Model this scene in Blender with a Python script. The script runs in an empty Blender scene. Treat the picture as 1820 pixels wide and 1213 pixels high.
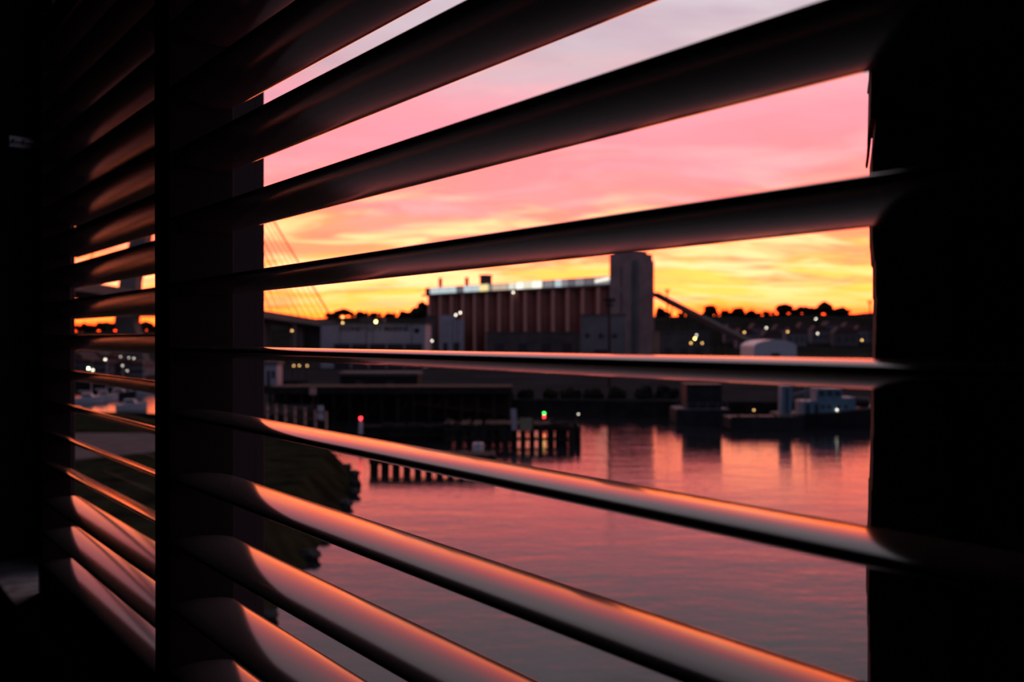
import bpy, bmesh, math, random
from mathutils import Vector, Matrix, noise

random.seed(7)
S = bpy.context.scene
C = bpy.context.collection
F = 1469.0            # focal length in pixels of a 1820 px wide frame
HOR = 601.5           # eye level row
EYE = 15.0            # eye height above the water

# ------------------------------------------------------------------ camera
cd = bpy.data.cameras.new('camera')
cd.sensor_width = 22.3
cd.lens = 18.0
cd.clip_start = 0.02
cd.clip_end = 5000
cd.dof.use_dof = True
cd.dof.focus_distance = 0.62
cd.dof.aperture_fstop = 5.6
cam = bpy.data.objects.new('camera', cd)
C.objects.link(cam)
cam.location = (0, 0, EYE)
cam.rotation_euler = (math.radians(90 - 0.195), 0, 0)
S.camera = cam

# ------------------------------------------------------------------ exposure
S.view_settings.view_transform = 'Standard'
S.view_settings.look = 'None'
S.view_settings.exposure = 0.0
S.view_settings.gamma = 1.0
S.view_settings.use_curve_mapping = False
S.cycles.use_denoising = True
S.cycles.max_bounces = 6
S.cycles.diffuse_bounces = 3
S.cycles.sample_clamp_indirect = 4.0

# ------------------------------------------------------------------ sky at dusk
def lin(c):
    r = []
    for v in c[:3]:
        v = v / 255.0
        r.append(v / 12.92 if v <= 0.04045 else ((v + 0.055) / 1.055) ** 2.4)
    return (r[0], r[1], r[2], 1.0)

def build_world():
    w = bpy.data.worlds.new('dusk_sky')
    S.world = w
    w.use_nodes = True
    nt = w.node_tree
    N, L = nt.nodes, nt.links
    N.clear()
    def math_(op, a, b=None, c=None, clamp=False):
        n = N.new('ShaderNodeMath'); n.operation = op; n.use_clamp = clamp
        for i, v in enumerate((a, b, c)):
            if v is None: continue
            if isinstance(v, (int, float)): n.inputs[i].default_value = v
            else: L.new(v, n.inputs[i])
        return n.outputs[0]
    def ramp(fac, stops, interp='LINEAR'):
        n = N.new('ShaderNodeValToRGB'); cr = n.color_ramp; cr.interpolation = interp
        while len(cr.elements) < len(stops): cr.elements.new(0.5)
        for e, (p, c) in zip(cr.elements, stops):
            e.position = p; e.color = c
        L.new(fac, n.inputs[0])
        return n.outputs[0]
    def mix(fac, a, b, mode='MIX'):
        n = N.new('ShaderNodeMix'); n.data_type = 'RGBA'; n.blend_type = mode
        for i, v in ((0, fac), (6, a), (7, b)):
            if isinstance(v, (int, float)): n.inputs[i].default_value = v
            elif isinstance(v, tuple): n.inputs[i].default_value = v
            else: L.new(v, n.inputs[i])
        return n.outputs[2]
    tc = N.new('ShaderNodeTexCoord')
    sep = N.new('ShaderNodeSeparateXYZ'); L.new(tc.outputs['Generated'], sep.inputs[0])
    X, Y, Z = sep.outputs
    # elevation as a 0..1 coordinate (0 horizon, 1 zenith)
    hor = math_('SQRT', math_('ADD', math_('MULTIPLY', X, X), math_('MULTIPLY', Y, Y)))
    el = math_('DIVIDE', math_('ARCTAN2', math_('MAXIMUM', Z, 0.0), hor), math.pi / 2)
    # azimuth from the brightest part of the horizon
    az = math_('ARCTAN2', math_('SUBTRACT', X, math_('MULTIPLY', Y, -0.05)), Y)
    # cloud sheet coordinates: streaks that lengthen towards the horizon
    zz = math_('ADD', math_('MAXIMUM', Z, 0.0), 0.16)
    cmb = N.new('ShaderNodeCombineXYZ')
    L.new(math_('DIVIDE', X, zz), cmb.inputs[0])
    L.new(math_('MULTIPLY', math_('DIVIDE', Y, zz), 2.0), cmb.inputs[1])
    def nz(scale, detail, rough, off, dist=0.0):
        mp = N.new('ShaderNodeMapping'); mp.inputs['Location'].default_value = off
        mp.inputs['Rotation'].default_value = (0, 0, 0.22)
        L.new(cmb.outputs[0], mp.inputs[0])
        n = N.new('ShaderNodeTexNoise'); n.inputs['Scale'].default_value = scale
        n.inputs['Detail'].default_value = detail; n.inputs['Roughness'].default_value = rough
        n.inputs['Distortion'].default_value = dist
        L.new(mp.outputs[0], n.inputs['Vector'])
        return n.outputs['Fac']
    n1 = nz(0.55, 3.0, 0.5, (3.1, 1.7, 0), 0.3)
    n2 = nz(1.5, 4.0, 0.55, (7.3, 4.2, 2.0), 0.6)
    warp = math_('MULTIPLY_ADD', math_('SUBTRACT', n1, 0.5), 0.10,
                 math_('MULTIPLY', math_('SUBTRACT', n2, 0.5), 0.07))
    # the streaks fade towards the very horizon
    amt = math_('MULTIPLY_ADD', el, 7.0, 0.35, clamp=True)
    e2 = math_('MAXIMUM', math_('MULTIPLY_ADD', warp, amt, el), 0.0)
    base = ramp(e2, [
        (0.000, lin((255, 118, 50))),
        (0.010, lin((255, 150, 58))),
        (0.019, lin((255, 212, 78))),
        (0.038, lin((255, 236, 108))),
        (0.052, lin((255, 224, 108))),
        (0.064, lin((255, 184, 118))),
        (0.084, lin((255, 166, 134))),
        (0.105, lin((255, 162, 152))),
        (0.130, lin((254, 158, 164))),
        (0.165, lin((248, 164, 178))),
        (0.195, lin((234, 178, 192))),
        (0.225, lin((228, 196, 208))),
        (0.275, lin((236, 218, 227))),
        (0.36, lin((220, 203, 215))),
        (0.52, lin((176, 166, 182))),
        (1.00, lin((122, 126, 146))),
    ])
    # red far beyond what the picture can hold low down, as at a real sunset
    gain = ramp(el, [(0.0, (1, 0, 0, 1)), (0.03, (1, 0, 0, 1)), (0.052, (.62, 0, 0, 1)), (0.08, (.42, 0, 0, 1)), (0.13, (.22, 0, 0, 1)), (0.20, (0, 0, 0, 1))])
    sg = N.new('ShaderNodeSeparateColor'); L.new(gain, sg.inputs[0])
    cc = N.new('ShaderNodeCombineColor'); L.new(math_('MULTIPLY_ADD', sg.outputs[0], 4.8, 1.0), cc.inputs[0])
    cc.inputs[1].default_value = 1.08; cc.inputs[2].default_value = 1.05
    # peach bars across the yellow, paler pink streaks above
    n5 = nz(1.9, 4.0, 0.55, (11.3, 3.4, 1.0), 0.5)
    pb = ramp(n5, [(0.50, (0, 0, 0, 1)), (0.64, (0.7, 0.7, 0.7, 1))])
    bandp = ramp(el, [(0.016, (0, 0, 0, 1)), (0.03, (1, 1, 1, 1)), (0.07, (1, 1, 1, 1)), (0.09, (0, 0, 0, 1))])
    base = mix(mix(1.0, pb, bandp, 'MULTIPLY'), base, lin((255, 152, 122)))
    n6 = nz(1.3, 5.0, 0.6, (2.9, 14.4, 3.0), 0.7)
    pk = ramp(n6, [(0.46, (0, 0, 0, 1)), (0.66, (0.8, 0.8, 0.8, 1))])
    bandk = ramp(el, [(0.075, (0, 0, 0, 1)), (0.10, (1, 1, 1, 1)), (0.19, (1, 1, 1, 1)), (0.23, (0, 0, 0, 1))])
    base = mix(mix(1.0, pk, bandk, 'MULTIPLY'), base, lin((255, 192, 196)))
    # lit golden breaks low down
    n3 = nz(2.1, 3.0, 0.5, (1.3, 9.4, 5.0), 0.5)
    gold = ramp(n3, [(0.44, (0, 0, 0, 1)), (0.60, (1, 1, 1, 1))])
    band = ramp(el, [(0.018, (0, 0, 0, 1)), (0.04, (1, 1, 1, 1)), (0.085, (0.8, 0.8, 0.8, 1)), (0.13, (0, 0, 0, 1))])
    base = mix(mix(1.0, gold, band, 'MULTIPLY'), base, lin((255, 254, 178)))
    # mauve cloud bellies higher up
    n4 = nz(1.2, 4.0, 0.6, (5.3, 2.4, 8.0), 0.4)
    mv = ramp(n4, [(0.46, (0, 0, 0, 1)), (0.66, (0.85, 0.85, 0.85, 1))])
    band2 = ramp(el, [(0.08, (0, 0, 0, 1)), (0.17, (1, 1, 1, 1)), (0.4, (0.6, 0.6, 0.6, 1))])
    base = mix(mix(1.0, mv, band2, 'MULTIPLY'), base, lin((206, 166, 186)))
    base = mix(1.0, base, cc.outputs[0], 'MULTIPLY')
    # the glow weakens away from the sunset into blue-grey dusk
    dusk = ramp(el, [(0.0, lin((96, 92, 112))), (0.25, lin((92, 94, 118))), (1.0, lin((122, 126, 146)))])
    away = ramp(math_('DIVIDE', math_('ABSOLUTE', az), math.pi), [(0.22, (0, 0, 0, 1)), (0.55, (1, 1, 1, 1))], 'EASE')
    col = mix(away, base, dusk)
    bg = N.new('ShaderNodeBackground'); bg.inputs['Strength'].default_value = 1.0
    L.new(col, bg.inputs[0])
    out = N.new('ShaderNodeOutputWorld'); L.new(bg.outputs[0], out.inputs[0])
build_world()

# ------------------------------------------------------------------ materials
MATS = {}
def mat(name, col, rough=0.6, spec=0.5, metal=0.0, var=0.0, vscale=5.0, bump=0.0, bscale=40.0,
        coat=0.0, coat_rough=0.1, emit=None, estr=0.0, col2=None, stretch=None):
    m = bpy.data.materials.new(name); m.use_nodes = True
    nt = m.node_tree; b = nt.nodes['Principled BSDF']
    c = (col[0], col[1], col[2], 1)
    b.inputs['Base Color'].default_value = c
    b.inputs['Roughness'].default_value = rough
    b.inputs['Specular IOR Level'].default_value = spec
    b.inputs['Metallic'].default_value = metal
    if coat:
        b.inputs['Coat Weight'].default_value = coat
        b.inputs['Coat Roughness'].default_value = coat_rough
    if emit:
        b.inputs['Emission Color'].default_value = (emit[0], emit[1], emit[2], 1)
        b.inputs['Emission Strength'].default_value = estr
    tc = mp = None
    if var or bump or col2:
        tc = nt.nodes.new('ShaderNodeTexCoord')
        mp = nt.nodes.new('ShaderNodeMapping')
        if stretch: mp.inputs['Scale'].default_value = stretch
        nt.links.new(tc.outputs['Object'], mp.inputs[0])
    if var or col2:
        n = nt.nodes.new('ShaderNodeTexNoise'); n.inputs['Scale'].default_value = vscale
        n.inputs['Detail'].default_value = 4
        nt.links.new(mp.outputs[0], n.inputs['Vector'])
        r = nt.nodes.new('ShaderNodeValToRGB')
        d = col2 if col2 else tuple(v * (1 - var) for v in col)
        r.color_ramp.elements[0].position = 0.35; r.color_ramp.elements[1].position = 0.65
        r.color_ramp.elements[0].color = (d[0], d[1], d[2], 1)
        r.color_ramp.elements[1].color = c if col2 else tuple(min(1, v * (1 + var)) for v in col) + (1,)
        nt.links.new(n.outputs['Fac'], r.inputs[0])
        nt.links.new(r.outputs[0], b.inputs['Base Color'])
    if bump:
        n = nt.nodes.new('ShaderNodeTexNoise'); n.inputs['Scale'].default_value = bscale
        n.inputs['Detail'].default_value = 5
        nt.links.new(mp.outputs[0], n.inputs['Vector'])
        bp = nt.nodes.new('ShaderNodeBump'); bp.inputs['Strength'].default_value = bump
        bp.inputs['Distance'].default_value = 0.02
        nt.links.new(n.outputs['Fac'], bp.inputs['Height'])
        nt.links.new(bp.outputs[0], b.inputs['Normal'])
    MATS[name] = m
    return m

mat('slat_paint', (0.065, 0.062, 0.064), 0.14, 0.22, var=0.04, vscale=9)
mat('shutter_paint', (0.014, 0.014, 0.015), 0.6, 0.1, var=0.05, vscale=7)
mat('frame_paint', (0.017, 0.018, 0.020), 0.6, 0.3, var=0.1, vscale=12)
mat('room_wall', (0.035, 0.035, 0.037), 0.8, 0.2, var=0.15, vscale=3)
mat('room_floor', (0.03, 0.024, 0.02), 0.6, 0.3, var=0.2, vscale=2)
mat('sill_paint', (0.42, 0.36, 0.35), 0.55, 0.3, var=0.25, vscale=30)
mat('bracket_metal', (0.5, 0.45, 0.45), 0.3, 0.5, metal=0.9)
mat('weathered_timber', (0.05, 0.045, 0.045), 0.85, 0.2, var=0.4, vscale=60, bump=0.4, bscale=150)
mat('peeled_paint', (0.55, 0.5, 0.48), 0.6, 0.3, var=0.2, vscale=90)
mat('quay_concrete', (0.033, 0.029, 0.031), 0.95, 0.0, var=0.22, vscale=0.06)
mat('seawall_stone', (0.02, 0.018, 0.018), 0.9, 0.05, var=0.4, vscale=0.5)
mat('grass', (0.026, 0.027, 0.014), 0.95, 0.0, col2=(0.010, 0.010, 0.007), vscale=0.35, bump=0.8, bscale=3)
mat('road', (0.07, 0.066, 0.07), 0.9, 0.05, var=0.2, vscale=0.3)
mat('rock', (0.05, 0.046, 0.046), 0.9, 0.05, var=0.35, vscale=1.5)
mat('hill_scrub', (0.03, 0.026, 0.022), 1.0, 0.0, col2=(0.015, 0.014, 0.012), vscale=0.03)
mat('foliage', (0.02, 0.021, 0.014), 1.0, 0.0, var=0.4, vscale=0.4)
mat('old_timber', (0.022, 0.019, 0.017), 0.9, 0.2, var=0.4, vscale=1.2)
mat('silo_brick', (0.27, 0.10, 0.08), 0.85, 0.2, var=0.12, vscale=0.12)
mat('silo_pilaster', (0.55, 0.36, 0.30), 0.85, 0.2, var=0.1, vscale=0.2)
mat('tower_concrete', (0.23, 0.21, 0.215), 0.85, 0.2, var=0.15, vscale=0.12)
mat('dark_concrete', (0.12, 0.105, 0.10), 0.85, 0.2, var=0.2, vscale=0.15)
mat('pale_cladding', (0.44, 0.40, 0.45), 0.6, 0.3, var=0.08, vscale=0.2)
mat('dark_opening', (0.05, 0.045, 0.055), 0.5, 0.3, var=0.1, vscale=0.4)
mat('sign_print', (0.02, 0.012, 0.028), 0.7, 0.2, var=0.05, vscale=1)
mat('white_paint', (0.62, 0.60, 0.64), 0.4, 0.4, var=0.06, vscale=0.8)
mat('steel_dark', (0.035, 0.033, 0.035), 0.7, 0.1, var=0.2, vscale=0.5)
mat('steel_grey', (0.16, 0.15, 0.155), 0.5, 0.4, metal=0.3, var=0.2, vscale=0.4)
mat('bridge_concrete', (0.20, 0.17, 0.16), 0.85, 0.2, var=0.1, vscale=0.08)
mat('cable', (0.20, 0.07, 0.06), 0.6, 0.3, var=0.1, vscale=0.1)
mat('hull_black', (0.018, 0.018, 0.02), 0.6, 0.3, var=0.3, vscale=0.6)
mat('tug_blue', (0.12, 0.23, 0.31), 0.5, 0.4, var=0.12, vscale=0.7)
mat('tug_glass', (0.02, 0.025, 0.03), 0.15, 0.5, var=0.1, vscale=2)
mat('barge_grey', (0.12, 0.12, 0.13), 0.7, 0.3, var=0.3, vscale=0.5)
mat('house_wall', (0.13, 0.11, 0.115), 0.85, 0.2, var=0.1, vscale=0.2)
mat('house_pale', (0.20, 0.18, 0.20), 0.85, 0.2, var=0.1, vscale=0.2)
mat('roof_tile', (0.11, 0.06, 0.055), 0.85, 0.2, var=0.2, vscale=0.4)
mat('sign_olive', (0.30, 0.27, 0.17), 0.6, 0.3, var=0.15, vscale=1)
mat('sign_red', (0.4, 0.05, 0.04), 0.6, 0.3, var=0.1, vscale=1)
def lampmat(name, c, s):
    return mat(name, (c[0] * .5, c[1] * .5, c[2] * .5), 0.5, emit=c, estr=s, var=0.02, vscale=2)
lampmat('lamp_amber', (1.0, 0.55, 0.16), 6)
lampmat('lamp_gold', (1.0, 0.70, 0.18), 20)
lampmat('lamp_white', (1.0, 0.92, 0.74), 6)
lampmat('lamp_green_white', (0.75, 1.0, 0.55), 22)
lampmat('lamp_red', (1.0, 0.02, 0.03), 14)
lampmat('lamp_green', (0.05, 0.9, 0.12), 9)
for i, (c, s) in enumerate([((0.62, 0.78, 0.80), 0.55), ((0.80, 0.80, 0.62), 0.7), ((0.95, 0.78, 0.32), 0.75),
                            ((0.78, 0.62, 0.45), 0.5), ((0.45, 0.47, 0.50), 0.3), ((1.0, 0.98, 0.82), 0.85),
                            ((0.30, 0.33, 0.36), 0.2)]):
    mat('billboard_%d' % i, (0.3, 0.3, 0.3), 0.5, emit=c, estr=s * 1.5, var=0.05, vscale=0.4)

def glass_mat():
    m = bpy.data.materials.new('window_glass'); m.use_nodes = True
    nt = m.node_tree; nt.nodes.clear()
    t = nt.nodes.new('ShaderNodeBsdfTransparent'); t.inputs[0].default_value = (0.985, 0.985, 0.985, 1)
    g = nt.nodes.new('ShaderNodeBsdfGlossy'); g.inputs['Roughness'].default_value = 0.02
    fr = nt.nodes.new('ShaderNodeFresnel'); fr.inputs[0].default_value = 1.2
    mx = nt.nodes.new('ShaderNodeMixShader'); mx.inputs[0].default_value = 0.03
    nt.links.new(t.outputs[0], mx.inputs[1]); nt.links.new(g.outputs[0], mx.inputs[2])
    nt.nodes.remove(fr)
    o = nt.nodes.new('ShaderNodeOutputMaterial'); nt.links.new(mx.outputs[0], o.inputs[0])
    MATS['window_glass'] = m
glass_mat()

def water_mat():
    m = bpy.data.materials.new('harbour_water'); m.use_nodes = True
    nt = m.node_tree; b = nt.nodes['Principled BSDF']
    b.inputs['Base Color'].default_value = (0.012, 0.013, 0.016, 1)
    b.inputs['Roughness'].default_value = 0.06
    b.inputs['IOR'].default_value = 1.29
    tc = nt.nodes.new('ShaderNodeTexCoord')
    prev = None
    for sc, dist, st, stretch in ((0.22, 0.12, 0.5, (0.55, 1.5, 1)), (1.1, 0.045, 0.5, (0.5, 1.4, 1)), (3.0, 0.018, 0.5, (0.6, 1.2, 1))):
        mp = nt.nodes.new('ShaderNodeMapping'); mp.inputs['Scale'].default_value = stretch
        mp.inputs['Rotation'].default_value = (0, 0, 0.15)
        nt.links.new(tc.outputs['Object'], mp.inputs[0])
        n = nt.nodes.new('ShaderNodeTexNoise'); n.inputs['Scale'].default_value = sc
        n.inputs['Detail'].default_value = 3; n.inputs['Distortion'].default_value = 0.4
        nt.links.new(mp.outputs[0], n.inputs['Vector'])
        bp = nt.nodes.new('ShaderNodeBump'); bp.inputs['Strength'].default_value = st
        bp.inputs['Distance'].default_value = dist
        nt.links.new(n.outputs['Fac'], bp.inputs['Height'])
        if prev: nt.links.new(prev, bp.inputs['Normal'])
        prev = bp.outputs[0]
    nt.links.new(prev, b.inputs['Normal'])
    MATS['harbour_water'] = m
water_mat()

# ------------------------------------------------------------------ mesh helpers
def bm_box(bm, x0, x1, y0, y1, z0, z1, M=None):
    vs = [bm.verts.new((x, y, z)) for z in (z0, z1) for y in (y0, y1) for x in (x0, x1)]
    for f in ((0, 2, 3, 1), (4, 5, 7, 6), (0, 1, 5, 4), (2, 6, 7, 3), (0, 4, 6, 2), (1, 3, 7, 5)):
        bm.faces.new([vs[i] for i in f])
    if M: bmesh.ops.transform(bm, matrix=M, verts=vs)
    return vs

def bm_tube(bm, p, q, r0, r1=None, seg=8):
    p, q = Vector(p), Vector(q); r1 = r0 if r1 is None else r1
    d = (q - p).normalized()
    a = d.cross(Vector((0, 0, 1)))
    if a.length < 1e-4: a = Vector((1, 0, 0))
    a.normalize(); b = d.cross(a)
    A = []; B = []
    for i in range(seg):
        t = 2 * math.pi * i / seg
        o = a * math.cos(t) + b * math.sin(t)
        A.append(bm.verts.new(p + o * r0)); B.append(bm.verts.new(q + o * r1))
    for i in range(seg):
        j = (i + 1) % seg
        bm.faces.new((A[i], A[j], B[j], B[i]))
    bm.faces.new(A[::-1]); bm.faces.new(B)

def bm_prism(bm, poly, z0, z1, M=None):
    A = [bm.verts.new((x, y, z0)) for x, y in poly]; B = [bm.verts.new((x, y, z1)) for x, y in poly]
    n = len(poly)
    for i in range(n):
        j = (i + 1) % n
        bm.faces.new((A[i], A[j], B[j], B[i]))
    bm.faces.new(A[::-1]); bm.faces.new(B)
    if M: bmesh.ops.transform(bm, matrix=M, verts=A + B)

def bm_blob(bm, c, r, sub=2, seed=0, amp=0.25, sq=(1, 1, 1)):
    vs = bmesh.ops.create_icosphere(bm, subdivisions=sub, radius=1.0)['verts']
    for v in vs:
        k = 1 + amp * noise.noise(v.co * 2.3 + Vector((seed * 3.7, seed * 1.3, seed)))  \
              + amp * 0.6 * noise.noise(v.co * 5.1 + Vector((seed, 9, seed * 2.2)))
        v.co = Vector((v.co.x * sq[0], v.co.y * sq[1], v.co.z * sq[2])) * r * k + Vector(c)

def obj(name, bm, m, parent=None, smooth=False, bevel=0.0):
    bmesh.ops.recalc_face_normals(bm, faces=bm.faces)
    me = bpy.data.meshes.new(name)
    bm.to_mesh(me); bm.free()
    if smooth:
        for p in me.polygons: p.use_smooth = True
    me.materials.append(MATS[m])
    o = bpy.data.objects.new(name, me); C.objects.link(o)
    if parent: o.parent = parent
    if bevel:
        md = o.modifiers.new('bevel', 'BEVEL'); md.width = bevel; md.segments = 2; md.limit_method = 'ANGLE'
    return o

def copy(o, parent=None):
    c = o.copy(); C.objects.link(c); c.parent = parent
    return c

def tag(o, label, cat, group=None, kind=None):
    o['label'] = label
    if cat: o['category'] = cat
    if group: o['group'] = group
    if kind: o['kind'] = kind
    return o

def struct(o, label=None, cat=None):
    o['kind'] = 'structure'
    if label: o['label'] = label
    if cat: o['category'] = cat
    return o

def thing(name, label, cat, loc=(0, 0, 0), rotz=0.0, group=None):
    o = bpy.data.objects.new(name, None); C.objects.link(o)
    o.location = loc; o.rotation_euler = (0, 0, rotz); o.empty_display_size = 0.1
    return tag(o, label, cat, group)

def at(x, y, d):
    """the point d metres ahead that the photograph shows at column x, row y"""
    return Vector(((x - 910) / F * d, d, EYE - (y - HOR) / F * d))

NB = bmesh.new
ORD = ['first', 'second', 'third', 'fourth', 'fifth', 'sixth', 'seventh', 'eighth', 'ninth', 'tenth', 'eleventh',
       'twelfth', 'thirteenth', 'fourteenth', 'fifteenth', 'sixteenth', 'seventeenth', 'eighteenth', 'nineteenth', 'twentieth',
       'twenty-first', 'twenty-second', 'twenty-third', 'twenty-fourth']

# ================================================================== THE ROOM
# window frame of reference: u to the left along the window, n out through it, z from eye level
ANG = math.radians(-49.7)
CA, SA = math.cos(ANG), math.sin(ANG)
def W(u, n, z):
    return Vector((-u * CA - n * SA, -u * SA + n * CA, EYE + z))
class Local:
    """boxes given as (u0,u1,n0,n1,z0,z1), stored relative to a base point"""
    def __init__(self, u, n, z): self.b = (u, n, z)
    def box(self, bm, u0, u1, n0, n1, z0, z1):
        u, n, z = self.b
        a, b = -(u1 - u), -(u0 - u)
        return bm_box(bm, a, b, n0 - n, n1 - n, z0 - z, z1 - z)
    def part(self, name, m, parent, boxes, bevel=0.0):
        bm = NB()
        for x in boxes: self.box(bm, *x)
        return obj(name, bm, m, parent, bevel=bevel)
    def place(self, o):
        o.location = W(*self.b); o.rotation_euler = (0, 0, ANG); return o

ZF, ZC = -1.40, 1.25         # floor and ceiling from eye level
UL, UR = 2.12, -2.4          # left and right walls
NW0, NW1 = 0.40, 0.44        # window wall
NBACK = -3.2
OU0, OU1 = 0.215, 2.09       # the opening
OZ0, OZ1 = -0.493, 0.95

def shell(name, m, boxes, label, cat, bevel=0.0):
    u = sum(b[0] + b[1] for b in boxes) / 2 / len(boxes); n = sum(b[2] + b[3] for b in boxes) / 2 / len(boxes)
    z = min(b[4] for b in boxes)
    l = Local(u, n, z)
    o = l.part(name, m, None, boxes, bevel)
    l.place(o); struct(o)
    return o, l

shell('floor', 'room_floor', [(UR - .1, UL + .1, NBACK - .1, NW1, ZF - .12, ZF)], None, None)
shell('ceiling', 'room_wall', [(UR - .1, UL + .1, NBACK - .1, NW1, ZC, ZC + .12)], None, None)
shell('wall_left', 'room_wall', [(UL, UL + .1, NBACK, NW1, ZF, ZC)], None, None)
shell('wall_right', 'room_wall', [(UR - .1, UR, NBACK, NW1, ZF, ZC)], None, None)
shell('wall_back', 'room_wall', [(UR - .1, UL + .1, NBACK - .1, NBACK, ZF, ZC)], None, None)
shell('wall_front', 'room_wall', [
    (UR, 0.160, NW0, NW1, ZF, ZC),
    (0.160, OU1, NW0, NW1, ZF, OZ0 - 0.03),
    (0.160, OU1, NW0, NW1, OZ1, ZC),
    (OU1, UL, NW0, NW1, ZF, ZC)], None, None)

# sill board along the opening
l = Local(1.0, 0.35, OZ0 - 0.03)
o = l.part('trim_1', 'sill_paint', None, [(-0.35, UL, 0.285, 0.46, OZ0 - 0.03, OZ0)], 0.004); l.place(o); struct(o)

# weathered right jamb with a ragged edge (measured offsets) and a peeling strip
def u_at(x, n):
    k = (x - 910) / F
    return n * (0.7627 - 0.6466 * k) / (0.6466 + 0.7627 * k)
edge = [(-40, 1544), (60, 1544), (140, 1543.5), (165, 1540.5), (168, 1543), (243, 1541.5), (245, 1550.2), (262, 1549.2), (280, 1547.4), (292, 1545.8), (297, 1545), (330, 1545), (410, 1545), (440, 1545.5),
        (455, 1547), (472, 1548), (478, 1551), (530, 1551), (535, 1552.5), (552, 1552), (600, 1551), (640, 1550), (645, 1548), (700, 1548), (758, 1548),
        (762, 1547), (800, 1547), (848, 1545.5), (852, 1544), (900, 1543.5), (935, 1542), (1010, 1540), (1050, 1540), (1055, 1541.5), (1110, 1542),
        (1114, 1543), (1200, 1543), (1300, 1543)]
l = Local(0.19, 0.42, OZ0)
def jamb():
    bm = NB()
    nf = 0.43
    k = (1545 - 910) / F
    d = nf / (0.6466 + 0.7627 * k)
    pts = [(u_at(x, nf), (HOR - y) / F * d) for y, x in edge]
    pts = [(pts[0][0], OZ1)] + [p for p in pts if OZ0 < p[1] < OZ1] + [(pts[-1][0], OZ0)]
    cols = []
    for u, z in pts:
        row = []
        for (uu, nn) in ((u - 0.0188, 0.395), (u, nf), (u, 0.435), (u - 0.004, 0.45), (0.158, 0.45), (0.158, 0.395)):
            row.append(bm.verts.new((-(uu - l.b[0]), nn - l.b[1], z - l.b[2])))
        cols.append(row)
    for a, b in zip(cols, cols[1:]):
        for i in range(6):
            j = (i + 1) % 6
            bm.faces.new((a[i], a[j], b[j], b[i]))
    bm.faces.new(cols[0]); bm.faces.new(cols[-1][::-1])
    return obj('trim_2', bm, 'weathered_timber')
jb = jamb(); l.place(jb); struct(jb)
# curled strip of paint lifting off the edge (rows 240..298)
bm = NB()
nf = 0.428
kk = (1545 - 910) / F; dd = nf / (0.6466 + 0.7627 * kk)
rows = [(238, 1541.6, 1549.0), (246, 1541.2, 1548.6), (262, 1541, 1546.8), (280, 1539.6, 1544.8), (292, 1537.8, 1543.0), (298, 1538.6, 1541.6)]
prev = None
for y, xa, xb in rows:
    z = (HOR - y) / F * dd
    cur = [bm.verts.new((-(u_at(x, n) - l.b[0]), n - l.b[1], z - l.b[2])) for x, n in ((xa, nf), (xb, nf), (xb, nf + .0012), (xa, nf + .0012))]
    if prev:
        for i in range(4):
            j = (i + 1) % 4
            bm.faces.new((prev[i], prev[j], cur[j], cur[i]))
    else: bm.faces.new(cur)
    prev = cur
bm.faces.new(prev[::-1])
obj('peeling_strip', bm, 'weathered_timber', jb)
# the two windows: frame bars and glass
def window(name, u0, u1, fl, fr):
    l = Local((u0 + u1) / 2, 0.42, OZ0)
    t = thing(name, '', None, W(*l.b), ANG); del t['label']; t['kind'] = 'structure'
    if fl: l.part('window_frame', 'frame_paint', t, [(u1 - fl, u1, 0.388, 0.432, OZ0, OZ1)], 0.0015)
    if fr: l.part('window_frame', 'frame_paint', t, [(u0, u0 + fr, 0.388, 0.432, OZ0, OZ1)], 0.0015)
    a, b = u0 + fr, u1 - fl
    l.part('window_frame', 'frame_paint', t, [(a, b, 0.395, 0.432, OZ0, OZ0 + 0.02)], 0.0015)
    l.part('window_frame', 'frame_paint', t, [(a, b, 0.395, 0.432, OZ1 - 0.05, OZ1)], 0.0015)
    l.part('window_pane', 'window_glass', t, [(a, b, 0.420, 0.4205, OZ0 + .02, OZ1 - .05)])
    return t
window('window_1', 0.200, 1.045, 0.058, 0.0)
window('window_2', 1.046, OU1, 0.132, 0.03)

# ---- shutters
def slat_mesh(bm, l, u0, u1, nc, zc, a, b, t, half=24):
    """louvre blade: lens section with rounded edges, half-width a, half-thickness b"""
    pts = []
    xs = [math.cos(math.pi * k / half) for k in range(half + 1)]
    f = lambda x: b * max(0.0, 1 - x * x) ** 0.58
    pts = [(a * x, f(x)) for x in xs] + [(a * x, -f(x)) for x in xs[-2:0:-1]]
    A = []; B = []
    for p, q in pts:
        n = nc + p * math.cos(t) - q * math.sin(t); z = zc + p * math.sin(t) + q * math.cos(t)
        A.append(bm.verts.new((-(u0 - l.b[0]), n - l.b[1], z - l.b[2])))
        B.append(bm.verts.new((-(u1 - l.b[0]), n - l.b[1], z - l.b[2])))
    m_ = len(pts)
    for i in range(m_):
        j = (i + 1) % m_
        fc = bm.faces.new((A[i], A[j], B[j], B[i])); fc.smooth = True
    # end caps on their own vertices so that the blade shades as a true cylinder
    bm.faces.new([bm.verts.new(v.co) for v in A]); bm.faces.new([bm.verts.new(v.co) for v in B[::-1]])

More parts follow.
